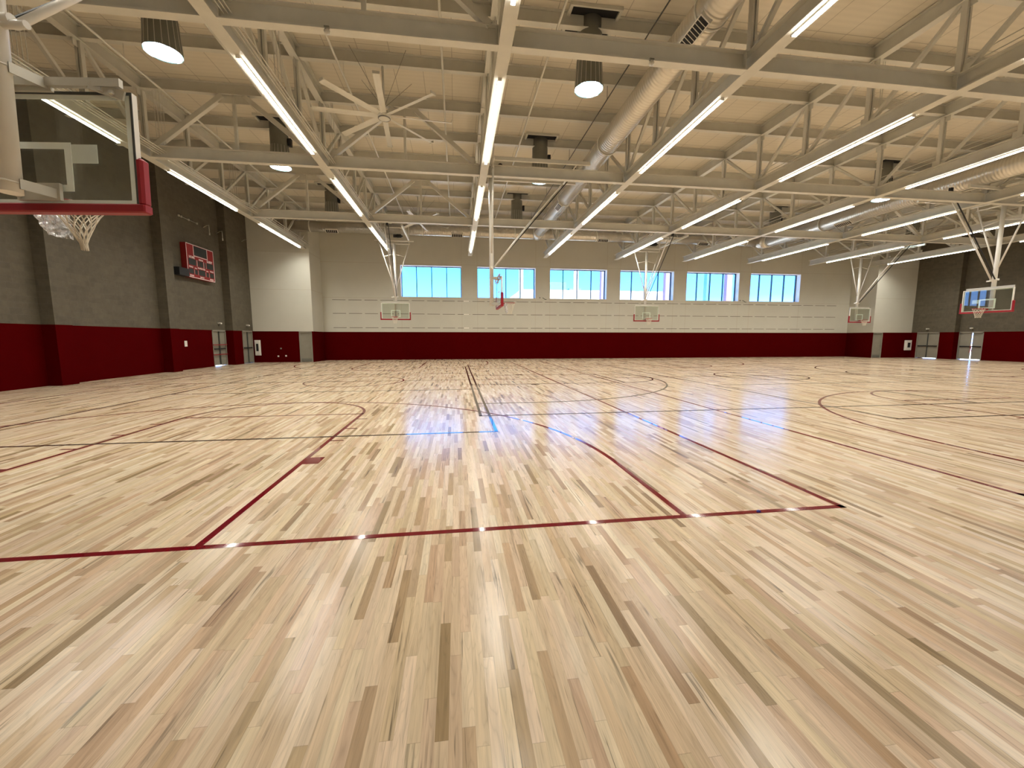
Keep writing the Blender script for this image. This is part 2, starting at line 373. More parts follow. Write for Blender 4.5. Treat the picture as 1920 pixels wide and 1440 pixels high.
# far wall: corner panels + window wall
XA, XB = -9.83, 34.9
DF1, DF2 = (-10.78, -9.93), (34.98, 35.9)
WINX = [(-4.11, .49), (1.70, 6.32), (7.50, 12.23), (13.37, 18.05), (19.2, 24.01), (25.07, 29.84)]
WZ0, WZ1 = 4.80, 7.17
m = MB(); lo = MB(); sm = MB(); gr = MB()
m.box((XL-.8, Y1, ZR), (XA, Y2+.6, ZD)); m.box((XB, Y1, ZR), (XR+.8, Y2+.6, ZD))
for a, b_ in ((XL-.8, DF1[0]), (DF1[1], XA)): lo.box((a, Y1, 0), (b_, Y2+.6, ZR))
for a, b_ in ((XB, DF2[0]), (DF2[1], XR+.8)): lo.box((a, Y1, 0), (b_, Y2+.6, ZR))
for a, b_ in (DF1, DF2): lo.box((a, Y1+.3, 0), (b_, Y2+.6, ZR))
m.box((XA, Y2, ZR), (XB, Y2+.6, WZ0)); m.box((XA, Y2, WZ1), (XB, Y2+.6, ZD)); lo.box((XA, Y2, 0), (XB, Y2+.6, ZR))
e = [XA]+[v for p in WINX for v in p]+[XB]
for i in range(0, len(e), 2): m.box((e[i], Y2, WZ0), (e[i+1], Y2+.6, WZ1))
far = m.build('wall_back', 'cream'); tag(far, 'cream panel wall with high windows above a red band, across the far end', 'wall', kind='structure')
lo.build('red_wainscot', 'red', far)
# seams and dashed reveal strips
for z in (4.68, 7.27, 9.3): sm.box((XA, Y2-.004, z), (XB, Y2, z+.018))
for a, b_ in WINX:
    for x in (a, b_): sm.box((x-.008, Y2-.004, ZR), (x+.008, Y2, WZ0)); sm.box((x-.008, Y2-.004, WZ1), (x+.008, Y2, ZD))
for z in (4.95, 7.45):
    sm.box((XL, Y1-.004, z), (XA, Y1, z+.018)); sm.box((XA, Y1, z), (XA+.004, Y2, z+.018)); sm.box((XB, Y1-.004, z), (XR, Y1, z+.018))
sm.build('panel_seam', 'seam', far)
for z in (4.50, 3.49, 2.43):
    x = XA+.7
    while x < XB-1.4:
        gr.box((x, Y2-.006, z), (x+.95, Y2, z+.035)); x += 1.16
gr.build('reveal_strip', 'groove', far)
# white plugs in the reveals by the first pier
for z in (4.50, 3.49, 2.43):
    MB().box((.62, Y2-.02, z-.01), (1.05, Y2, z+.05)).build('cover_plate', 'shelf', far)
# wall behind the camera
m = MB(); m.box((XLR-.35, Y0-.3, ZR), (XRR+.35, Y0, ZD)); nb = m.build('wall_front', 'cream'); tag(nb, 'cream wall behind the viewer', 'wall', kind='structure')
MB().box((XLR-.35, Y0-.3, 0), (XRR+.35, Y0, ZR)).build('red_wainscot', 'red', nb)

# windows
for i, (a, b_) in enumerate(WINX):
    yg = Y2+.50; wd = (b_-a)/4
    f = MB()
    f.box((a, yg-.06, WZ0), (b_, yg+.06, WZ0+.06)); f.box((a, yg-.06, WZ1-.06), (b_, yg+.06, WZ1))
    f.box((a, yg-.06, WZ0), (a+.06, yg+.06, WZ1)); f.box((b_-.07, yg-.06, WZ0), (b_, yg+.06, WZ1))
    for k in (1, 2, 3): f.box((a+wd*k-.03, yg-.07, WZ0), (a+wd*k+.03, yg+.06, WZ1))
    o = f.build(f'window_{i+1}', 'alu'); 
    rv = MB(); rv.box((a, Y2+.002, WZ1-.012), (b_, yg-.06, WZ1-.001)); rv.box((a+.001, Y2+.002, WZ0+.001), (a+.012, yg-.06, WZ1-.012)); rv.box((b_-.012, Y2+.002, WZ0+.001), (b_-.001, yg-.06, WZ1-.012)); rv.box((a+.012, Y2+.002, WZ0+.001), (b_-.012, yg-.06, WZ0+.012))
    rv.build('window_reveal', 'reveal', o)  # liner over the cream reveal, whitened to stand for daylight
    tag(o, f'{ORD[i]} high window from the left in the far cream wall, four panes', 'window', kind='structure')
    for k in range(4):
        MB().box((a+wd*k+.03, yg-.006, WZ0+.05), (a+wd*(k+1)-.03, yg+.006, WZ1-.05)).build('window_pane', 'winglass', o)

# doors ---------------------------------------------------------------
def door_side(idx, ya, yb, xf, sgn, label, redbars=False, ajar=0.0):
    """double door in a side wall; sgn=-1 left wall (opening faces +X)"""
    root = empty(f'door_{idx}', (xf, (ya+yb)/2, 0)); tag(root, label, 'door', kind='structure')
    o = -1 if sgn < 0 else 1
    hw = (yb-ya)/2
    fr = MB(); fr.box((-.02*o, -hw, 0), (.20*o, -hw+.06, ZR)); fr.box((-.02*o, hw-.06, 0), (.20*o, hw, ZR)); fr.box((-.02*o, -hw, ZR-.07), (.20*o, hw, ZR+.02))
    fr.build('door_frame', 'doorgrey', root)
    for s_ in (-1, 1):
        w_ = hw-.07
        lf = MB(); lf.box((.05*o, 0, .05), (.10*o, -s_*w_, ZR-.062))
        l = lf.build('door_leaf', 'doorgrey', root, (0, s_*(hw-.065), 0))
        if ajar and s_ < 0: l.rotation_euler = (0, 0, radians(-ajar) if o > 0 else radians(ajar))
        MB().bar((.0*o, -s_*.05, 1.02), (.0*o, -s_*(w_-.04), 1.02), .05, .07).box((.0*o, -s_*.06, .98), (.05*o, -s_*.1, 1.06)).box((.0*o, -s_*(w_-.1), .98), (.05*o, -s_*(w_-.05), 1.06)).build('push_bar', 'black', l)
    if ajar:
        tag(MB().bar((-.06*o, -.10, 1.02), (-.08*o, -.18, .62), .03, .02).bar((-.06*o, -.10, 1.02), (-.08*o, -.05, .55), .03, .02).box((-.10*o, -.13, .98), (-.04*o, -.06, 1.06)).build('hanging_strap', 'padred', root), 'bright red strap on the door edge')
    if redbars:
        for z in (.66, 1.24): tag(MB().box((-.05*o, -hw, z), (-.02*o, hw, z+.05)).build('barrier_bar', 'padred', root), 'red bar across the doorway')
    MB().box((.03*o, -.025, .06), (-.02*o, .025, ZR-.07)).build('centre_post', 'dark', root) if not ajar else None
    return root
door_side(1, *DL1, XLR, -1, 'grey double door with two red bars across, left wall', True)
door_side(2, *DL2, XL, -1, 'grey double door next to the far left corner')
door_side(3, *DR1, XR, 1, 'grey double door next to the far right corner')
door_side(4, *DR2, XRR, 1, 'grey double door standing ajar with bright daylight in the gap, right wall', ajar=9)
def door_far(idx, a, b_, label):
    root = empty(f'door_{idx}', ((a+b_)/2, Y1, 0)); tag(root, label, 'door', kind='structure'); h = (b_-a)/2
    MB().box((-h, -.02, 0), (-h+.07, .2, ZR-.01)).box((h-.07, -.02, 0), (h, .2, ZR-.01)).box((-h, -.02, ZR-.08), (h, .2, ZR)).build('door_frame', 'doorgrey', root)
    l = MB().box((-h+.07, .06, .02), (h-.07, .11, ZR-.08)).build('door_leaf', 'doorgrey', root)
    MB().box((-h+.07, .05, .02), (h-.07, .06, .25)).build('kick_plate', 'tube', root)
    MB().tube([(h-.13, .06, 1.0), (h-.13, .0, 1.0), (h-.22, .0, 1.0)], .012, 8).build('door_handle', 'tube', root)
door_far(5, *DF1, 'single grey door in the red band, left end of the far wall')
door_far(6, *DF2, 'single grey door in the red band, right end of the far wall')

# ------------------------------------------------------------------ outside
g = MB().box((-90, Y2+1, -.3), (140, 160, -.05)); g.box((XRR+.4, -60, -.3), (140, Y2+1, -.05)); g.box((-90, -60, -.3), (XLR-.4, Y2+1, -.05))
tag(g.build('ground', 'concrete'), 'pale concrete paving outside the doors', 'ground', kind='structure')
bw = MB().box((11.2, 70, 0), (41, 90, 10.0)).build('office_building', 'bldwhite'); tag(bw, 'bright white low building outside the windows', 'building')
mq = MB(); mq.box((16.5, 74, 10), (20.3, 78, 11.9)); mq.box((20.9, 74, 10), (21.6, 76, 10.8)); mq.box((22.6, 74, 10), (23.2, 76, 10.9)); mq.build('rooftop_unit', 'bldglass', bw)
mq = MB(); mq.box((29.0, 74, 10), (30.2, 77, 11.4)); mq.build('rooftop_unit', 'bldglass', bw)
MB().prism([(34.5, 74), (37.5, 74), (37.5, 76), (34.5, 76)], 10, 10.6).build('rooftop_unit', 'bldglass', bw)
def ext_col(x, label, mat, w_=.5, y=45, h=14):
    o = MB().box((x-w_/2, y, 0), (x+w_/2, y+.6, h)).build('exterior_column', mat); tag(o, label, 'column', 'columns outside the windows')
    MB().box((x-w_/2-.08, y-.08, 0), (x+w_/2+.08, y+.68, .3)).build('column_base', mat, o)
ext_col(7.25, 'pale column outside the second window', 'bldwhite', .38)
ext_col(13.55, 'pale column outside the third window', 'bldwhite', .38)
ext_col(16.6, 'slim mauve column at the right edge of the third window', 'bldbrown', .3)
ext_col(24.5, 'mauve column at the right of the fourth window', 'bldbrown', .55)
ext_col(29.55, 'slim teal column in the middle of the fifth window', 'bldglass', .35)
ext_col(32.3, 'mauve column at the right of the fifth window', 'bldbrown', .65)

# ------------------------------------------------------------------ floor lines
LW = .062
class Lines(MB):
    z = .0022
    def seg(s, x0, y0, x1, y1, w_=LW):
        if abs(x1-x0) > abs(y1-y0): s.box((min(x0, x1), y0-w_/2, 0.0004), (max(x0, x1), y0+w_/2, s.z))
        else: s.box((x0-w_/2, min(y0, y1), 0.0004), (x0+w_/2, max(y0, y1), s.z))
    def arc(s, cx, cy, r, a0, a1, w_=LW, n=72):
        ri, ro = r-w_, r; vs = []; fs = []
        for i in range(n+1):
            a = radians(a0+(a1-a0)*i/n)
            for q in (ri, ro):
                for z in (.0004, s.z): vs.append((cx+q*cos(a), cy+q*sin(a), z))
        for i in range(n):
            b_ = i*4; c = b_+4
            fs += [(b_+1, b_+3, c+3, c+1), (b_, b_+1, c+1, c), (b_+3, b_+2, c+2, c+3)]
        s.add(vs, fs)
CY = 16.2
def bball(cx, cy, along, half=12.8, hw=7.62, circle=True, r3=6.02):
    """along='y' or 'x'"""
    L = Lines(); T = Lines()
    h = LW/2
    def sg(u0, v0, u1, v1, w_=LW):
        T.seg(u0, v0, u1, v1, w_)
    for e_ in (-1, 1):
        T.seg(-hw-LW, e_*(half+h), hw+LW, e_*(half+h))
        T.seg(e_*(hw+h), -half-LW, e_*(hw+h), half+LW)
    T.seg(-hw, 0, hw, 0)
    if circle: T.arc(0, 0, 1.83, 0, 360)
    for e_ in (-1, 1):
        b0 = e_*half
        f_ = b0-e_*5.79
        for s_ in (-1, 1):
            T.seg(s_*(1.83-h), b0, s_*(1.83-h), f_)
            T.seg(s_*(r3-h), b0, s_*(r3-h), b0-e_*1.6)
            # lane blocks
            T.box((s_*1.83, b0-e_*2.13, .0004), (s_*2.03, b0-e_*2.43, T.z))
            for q in (3.35, 4.25, 5.15): T.box((s_*1.83, b0-e_*q, .0004), (s_*2.03, b0-e_*(q+.05), T.z))
        T.seg(-1.83, f_+e_*h, 1.83, f_+e_*h)
        T.arc(0, f_+e_*h, 1.83, 180 if e_ > 0 else 0, 360 if e_ > 0 else 180)
        T.arc(0, b0-e_*1.6, r3, 180 if e_ > 0 else 0, 360 if e_ > 0 else 180, n=120)
    if along == 'x': T.xf(Matrix.Translation((cx, cy, 0)) @ Matrix.Rotation(-pi/2, 4, 'Z'))
    else: T.xf(Matrix.Translation((cx, cy, 0)))
    return T
def vball(cx, cy):
    T = Lines(); T.z = .0030
    for s_ in (-1, 1):
        T.seg(cx+s_*4.57, cy-9.14, cx+s_*4.57, cy+9.14); T.seg(cx-4.6, cy+s_*9.14, cx+4.6, cy+s_*9.14)
        T.seg(cx-4.57, cy+s_*3.05, cx+4.57, cy+s_*3.05)
    T.seg(cx-4.57, cy, cx+4.57, cy)
    return T
CX = [-3.88, 13.62, 31.12]
for c in CX:
    o = bball(c, CY, 'y', circle=(c != 13.62)).build('basketball_lines', 'linered', fl); tag(o, 'maroon basketball court lines')
    o = vball(c, CY).build('volleyball_lines', 'lineblack', fl); tag(o, 'dark volleyball court lines')
o = bball(13.33, CY, 'x').build('main_court_lines', 'lineblack', fl); tag(o, 'dark main court lines running across the hall'); o.location.z = .0012
tag(MB().lathe([(0, .022), (.012, .02), (.02, .008), (.02, 0), (0, 0)], n=14).build('rubber_plug', 'blue', loc=(2.86, 3.36, 0)), 'tiny dark blue plug lying on the floor just before the near red baseline', 'plug')

# ------------------------------------------------------------------ trusses
for i, x in enumerate(TX):
    t = empty('roof_truss', (x, 0, ZB)); tag(t, f'{ORD[i]} long white roof truss from the left, running away from the viewer', 'roof truss', 'roof trusses')
    MB().ibeam((0, .9, 0), (0, 30.7, 0), .28, ZBT-ZB, .03, .02).build('bottom_chord', 'truss', t)
    MB().ibeam((0, Y0, 9.74-ZB), (0, Y2, 9.74-ZB), .22, .41, .02, .015).build('top_chord', 'truss', t)
    zb, zt = ZBT-ZB, 9.74-ZB
    for k in range(-3, 10):
        y = 9.1+2.235*k
        MB().bar((-.045, y, zb), (-.045, y, zt), .055, .13, (0, 1, 0)).bar((.045, y, zb), (.045, y, zt), .055, .13, (0, 1, 0)).build('vertical_web', 'truss', t)
        for dk in ((-1,) if k < 3 else ((-1, 1) if k == 3 else (1,))):
            MB().bar((0, y+dk*.1, zb), (0, y+dk*2.13, zt), .10, .09).build('diagonal_web', 'truss', t)
        MB().box((-.012, y-.22, zb-.02), (.012, y+.22, zb+.2)).build('lower_gusset', 'truss', t); MB().box((-.012, y-.2, zt-.18), (.012, y+.2, zt)).build('upper_gusset', 'truss', t)

ROWS = [(3.25, 7.88), (10.07, 14.62), (16.80, 21.35), (23.55, 29.15)]
WH = ['nearest the viewer', 'second from the viewer', 'third from the viewer', 'farthest from the viewer']
for i, x in enumerate(TX):
    for j, (a, b_) in enumerate(ROWS):
        L_ = b_-a
        r = empty('linear_light', (x, a, ZB)); tag(r, f'glowing linear light under the {ORD[i]} truss from the left, {WH[j]}', 'ceiling light', 'linear lights under the trusses')
        MB().box((-.038, 0, -.045), (.038, L_, 0)).box((-.042, -.03, -.06), (.042, .0, 0)).box((-.042, L_, -.06), (.042, L_+.03, 0)).build('housing', 'white', r)
        MB().box((-.040, .005, -.066), (.040, L_-.005, -.043)).build('diffuser', 'led', r)
        ld = bpy.data.lights.new('lamp_light', 'AREA'); ld.shape = 'RECTANGLE'; ld.size = .08; ld.size_y = L_-.05; ld.energy = LEDW*L_/4.6; ld.color = (1, .96, .86); ld.spread = radians(142)
        lo_ = bpy.data.objects.new('lamp_light', ld); COL.objects.link(lo_); lo_.parent = r; lo_.location = (0, L_/2, -.069)

# cross beams with chevron bracing
def yrow(k): return 9.1+2.235*k
for n_, k in enumerate((0, 3, 6)):
    y = yrow(k)
    r = empty('cross_beam', (0, y, ZB)); tag(r, f'white steel cross beam joining the trusses, {ORD[n_]} one from the viewer', 'steel beam', 'cross beams between the trusses')
    for i in range(8):
        MB().ibeam((TX[i]+.142, 0, .002), (TX[i+1]-.142, 0, .002), .20, .395, .025, .014).build('beam', 'steel', r)
        for xx in (TX[i]+.18, TX[i+1]-.18): MB().box((xx-.008, -.1, .02), (xx+.008, .1, .38)).build('stiffener_plate', 'steel', r)
    for i in (0, 1, 6, 7):
        xm = (TX[i]+TX[i+1])/2
        for s_ in (-1, 1):
            MB().bar((xm+s_*2.5, 0, .40), (xm+s_*.35, 0, 9.78-ZB), .15, .15).build('diagonal_brace', 'steel', r)
        MB().box((xm-.5, -.01, 9.55-ZB), (xm+.5, .01, 9.81-ZB)).build('gusset_plate', 'steel', r)
        MB().bar((xm, 0, .40), (xm, 0, 9.81-ZB), .09, .09).build('post', 'steel', r)

# ------------------------------------------------------------------ pipes and cables
def pipe(name, label, cat, pts, r=.022, mat='steel', group=None, hang=None):
    o = MB().tube(pts, r, 8).build(name, mat); tag(o, label, cat, group)
    if hang:
        for y in hang: MB().bar((pts[0][0], y, pts[0][2]), (pts[0][0], y, 9.82), .012, .012).build('hanger_rod', mat, o)
    return o
HY = [NY[k] for k in (4, 6, 8, 10, 12, 13)]
for x, where in ((-.27, 'right of the near ceiling fan'), (-3.2, 'left of the near ceiling fan'), (-9.05, 'beside the leftmost truss'), (-6.05, 'right of the left row of daylight tubes'), (2.65, 'left of the middle row of daylight tubes')):
    pipe('sprinkler_pipe', f'thin white pipe running lengthwise under the deck {where}', 'pipe', [(x, .2, 9.42), (x, 31, 9.42)], .032, 'steel', 'sprinkler pipes', HY)
pipe('ceiling_cable', 'thin dark cable running lengthwise left of the spiral duct', 'cable', [(5.0, 1, 9.4), (5.0, 29, 9.4)], .016, 'dark', None, HY)
for q, (dx, z) in enumerate(((.34, 7.80), (.43, 7.82), (.52, 7.84), (.61, 7.86))):
    x = TX[0]+dx
    pipe('conduit', f'thin white conduit beside the leftmost truss, {ORD[q]} one out from it', 'conduit', [(x, 2, z), (x, 20.7, z), (x, 21.6, z+.12*q/3), (x, 29.6, z+.12*q/3-.1)], .015, 'steel', 'conduits along the leftmost truss', (NY[3], NY[5], NY[7], NY[9]))
for q, (dx, z) in enumerate(((.24, 7.80), (.31, 7.81), (.38, 7.82))):
    x = TX[1]+dx
    pipe('conduit', f'thin white conduit beside the second truss from the left, {ORD[q]} one out from it', 'conduit', [(x, 5.4, z), (x, 27.4, z)], .013, 'steel', 'conduits along the second truss', (NY[5], NY[7], NY[9]))
for q in range(4, 8):
    for j, (dx, z) in enumerate(((.33, 8.55), (.40, 8.42))):
        x = TX[q]+dx
        pipe('conduit', f'thin conduit beside the {ORD[q]} truss from the left, the {("upper", "lower")[j]} one', 'conduit', [(x, 2, z), (x, 30, z)], .014, 'steel', 'conduits along the right hand trusses', (NY[5], NY[9]))

# ------------------------------------------------------------------ ducts
def duct_along(name, label, p, q, r, collars, cat='duct'):
    p = Vector(p); q = Vector(q); d = q-p; L_ = d.length
    o = MB().tube([(0, 0, 0), (0, 0, L_)], r, 40).build(name, 'duct'); o.location = p
    o.rotation_mode = 'QUATERNION'; o.rotation_quaternion = d.to_track_quat('Z', 'Y')
    tag(o, label, cat)
    for c in collars: MB().tube([(0, 0, c-.03), (0, 0, c+.03)], r+.022, 40).build('duct_collar', 'steel', o)
    return o
def grille(parent, loc, axis_len, ang, along='y', r=.34, label=None):
    """register on duct surface: box + dark slats; loc=centre point on the duct axis, ang measured round axis from straight down toward -side"""
    m_ = MB(); m_.box((-axis_len/2, -.14, 0), (axis_len/2, .14, .10)); 
    bk_ = MB().box((-axis_len/2+.03, -.115, .10), (axis_len/2-.03, .115, .103))
    sl = MB(); n_ = max(4, int(axis_len/.11))
    for k in range(1, n_):
        x0 = -axis_len/2+.03+(axis_len-.06)*k/n_; sl.box((x0-.008, -.115, .103), (x0+.008, .115, .109))
    
    T = Matrix.Translation(loc) @ (Matrix.Rotation(pi/2, 4, 'Z') if along == 'y' else Matrix.Identity(4)) @ Matrix.Rotation(pi+ang, 4, 'X') @ Matrix.Translation((0, 0, r-.03))
    m_.xf(T); sl.xf(T); bk_.xf(T)
    inv = parent.matrix_basis.inverted()
    m_.xf(inv); sl.xf(inv); bk_.xf(inv)
    o = m_.build('duct_register', 'white', parent); bk_.build('register_opening', 'black', o); sl.build('register_slats', 'white', o)
d1 = duct_along('spiral_duct', 'round spiral air duct hanging left of the fourth truss, running away', (5.70, .6, 8.85), (5.70, 28.1, 8.85), .385, [1.6, 8.5, 14.7, 20.6, 24.5])
grille(d1, (5.70, 9.35, 8.85), 1.0, radians(38), r=.385)
grille(d1, (5.70, 21.6, 8.85), .8, radians(38), r=.385)
d2 = duct_along('spiral_duct', 'large round air duct beside the seventh truss from the left, running away', (22.75, .6, 8.70), (22.75, 28.0, 8.70), .44, [3, 10, 17.3, 22.5, 26.9])
grille(d2, (22.75, 21.6, 8.70), 1.0, radians(30), r=.44)
d3 = duct_along('spiral_duct', 'round air duct running across just before the high windows', (-11.1, 28.5, 8.82), (22.5, 28.5, 8.82), .33, [1.9, 9, 15.2, 18.2, 21.0, 27, 32.6])
for x in (-7.84, .17, 10.39, 18.03): grille(d3, (x, 28.5, 8.82), .75, radians(-35), 'x', .33)
for c in (d1,):
    MB().tube([(5.70, 27.6, 8.85), (5.70, 28.1, 8.85), (5.70, 28.5, 8.82)], [.40, .41, .41], 32).xf(c.matrix_basis.inverted()).build('duct_tee', 'duct', c)
MB().tube([(22.75, 27.6, 8.7), (22.70, 28.1, 8.72), (22.62, 28.3, 8.76), (22.45, 28.45, 8.80)], [.45, .46, .42, .36], 32).xf(d2.matrix_basis.inverted()).build('duct_elbow', 'duct', d2)

# ------------------------------------------------------------------ daylight tubes
def daylight_tube():
    r = empty('daylight_tube', (0, 0, ZD))
    b0 = 8.45-ZD; b1 = 9.22-ZD
    up = MB().lathe([(.33, b1), (.33, -.02)], n=36); up.build('upper_tube', 'tube', r)
    MB().lathe([(.385, b0), (.385, b0+.02), (.335, b1), (.33, b1+.02)], n=36).build('fluted_shade', 'tube', r)
    rb = MB()
    for k in range(18):
        a = 2*pi*k/18; rb.bar((.388*cos(a), .388*sin(a), b0+.02), (.336*cos(a), .336*sin(a), b1), .012, .012)
    rb.build('shade_ribs', 'bracket', r)
    MB().lathe([(.0, b0-.03), (.2, b0-.026), (.33, b0-.01), (.375, b0+.01), (.375, b0+.02), (0, b0+.02)], n=36).build('lens', 'lens', r)
    MB().box((-.62, -.55, -.03), (.62, .55, -.004)).build('dark_opening', 'black', r)
    c = MB()
    for s_ in (-1, 1): c.box((s_*.62, -.6, -.09), (s_*.70, .6, -.002)); c.box((-.7, s_*.55, -.09), (.7, s_*.6, -.002))
    c.build('curb_frame', 'steel', r)
    MB().box((.34, -.08, b1+.05), (.46, .08, b1+.33)).build('actuator_box', 'black', r)
    return r
dt0 = daylight_tube(); index_kids()
SKX = [(-6.85, 'left hand'), (3.72, 'middle left'), (20.9, 'middle right'), (31.5, 'right hand')]
SKY = [(11.55, 'nearest'), (18.15, 'second'), (24.95, 'farthest')]
first = True
for x, wx in SKX:
    for y, wy in SKY:
        o = dt0 if first else copy_tree(dt0); first = False
        o.location = (x, y, ZD); tag(o, f'round ribbed daylight tube with a glowing lens, {wy} in the {wx} row', 'skylight', 'daylight tubes in the roof')

# ------------------------------------------------------------------ ceiling fans
def fan():
    r = empty('ceiling_fan', (0, 0, 9.81))
    z = 8.40-9.81
    MB().tube([(0, 0, 0), (0, 0, z+.12)], .035, 12).build('downrod', 'steel', r)
    MB().lathe([(0, z-.10), (.15, z-.10), (.19, z-.06), (.20, z+.02), (.16, z+.10), (.07, z+.16), (.05, z+.3), (0, z+.3)], n=32).build('motor_hub', 'steel', r)
    MB().lathe([(.165, z-.098), (.185, z-.085), (.185, z-.07)], n=32).build('hub_ring', 'tube', r)
    MB().box((-.1, -.1, -.02), (.1, .1, .02)).build('mounting_plate', 'steel', r)
    for k in range(8):
        a = radians(4+45*k); b_ = MB()
        pr = [(-.085, -.012), (-.03, .012), (.05, .010), (.085, -.004), (.05, -.002), (-.03, -.002)]
        vs = []
        for t_ in (.19, 2.03):
            for u, v in pr: vs.append((t_, u, z+.0+v+u*.25))
        n_ = len(pr)
        b_.add(vs, [(i, (i+1) % n_, n_+(i+1) % n_, n_+i) for i in range(n_)]+[tuple(range(n_-1, -1, -1)), tuple(range(n_, 2*n_))])
        b_.box((2.03, -.09, z-.02), (2.06, .09, z+.05)); b_.xf(Matrix.Rotation(a, 4, 'Z'))
        b_.build('blade', 'steel', r)
    for k in range(4):
        a = radians(45+90*k); MB().tube([(.06*cos(a), .06*sin(a), z+.28), (1.1*cos(a), 1.1*sin(a), .0)], .006, 6).build('guy_wire', 'tube', r)
    return r
f0 = fan(); f0.location = (-2.07, 13.56, 9.81); tag(f0, 'large eight-blade ceiling fan, the near one of the pair', 'ceiling fan', 'big ceiling fans')
index_kids(); f1 = copy_tree(f0); f1.location = (-2.08, 24.9, 9.81); f1.rotation_euler = (0, 0, radians(-14)); tag(f1, 'large eight-blade ceiling fan, far one beyond the near fan', 'ceiling fan', 'big ceiling fans')

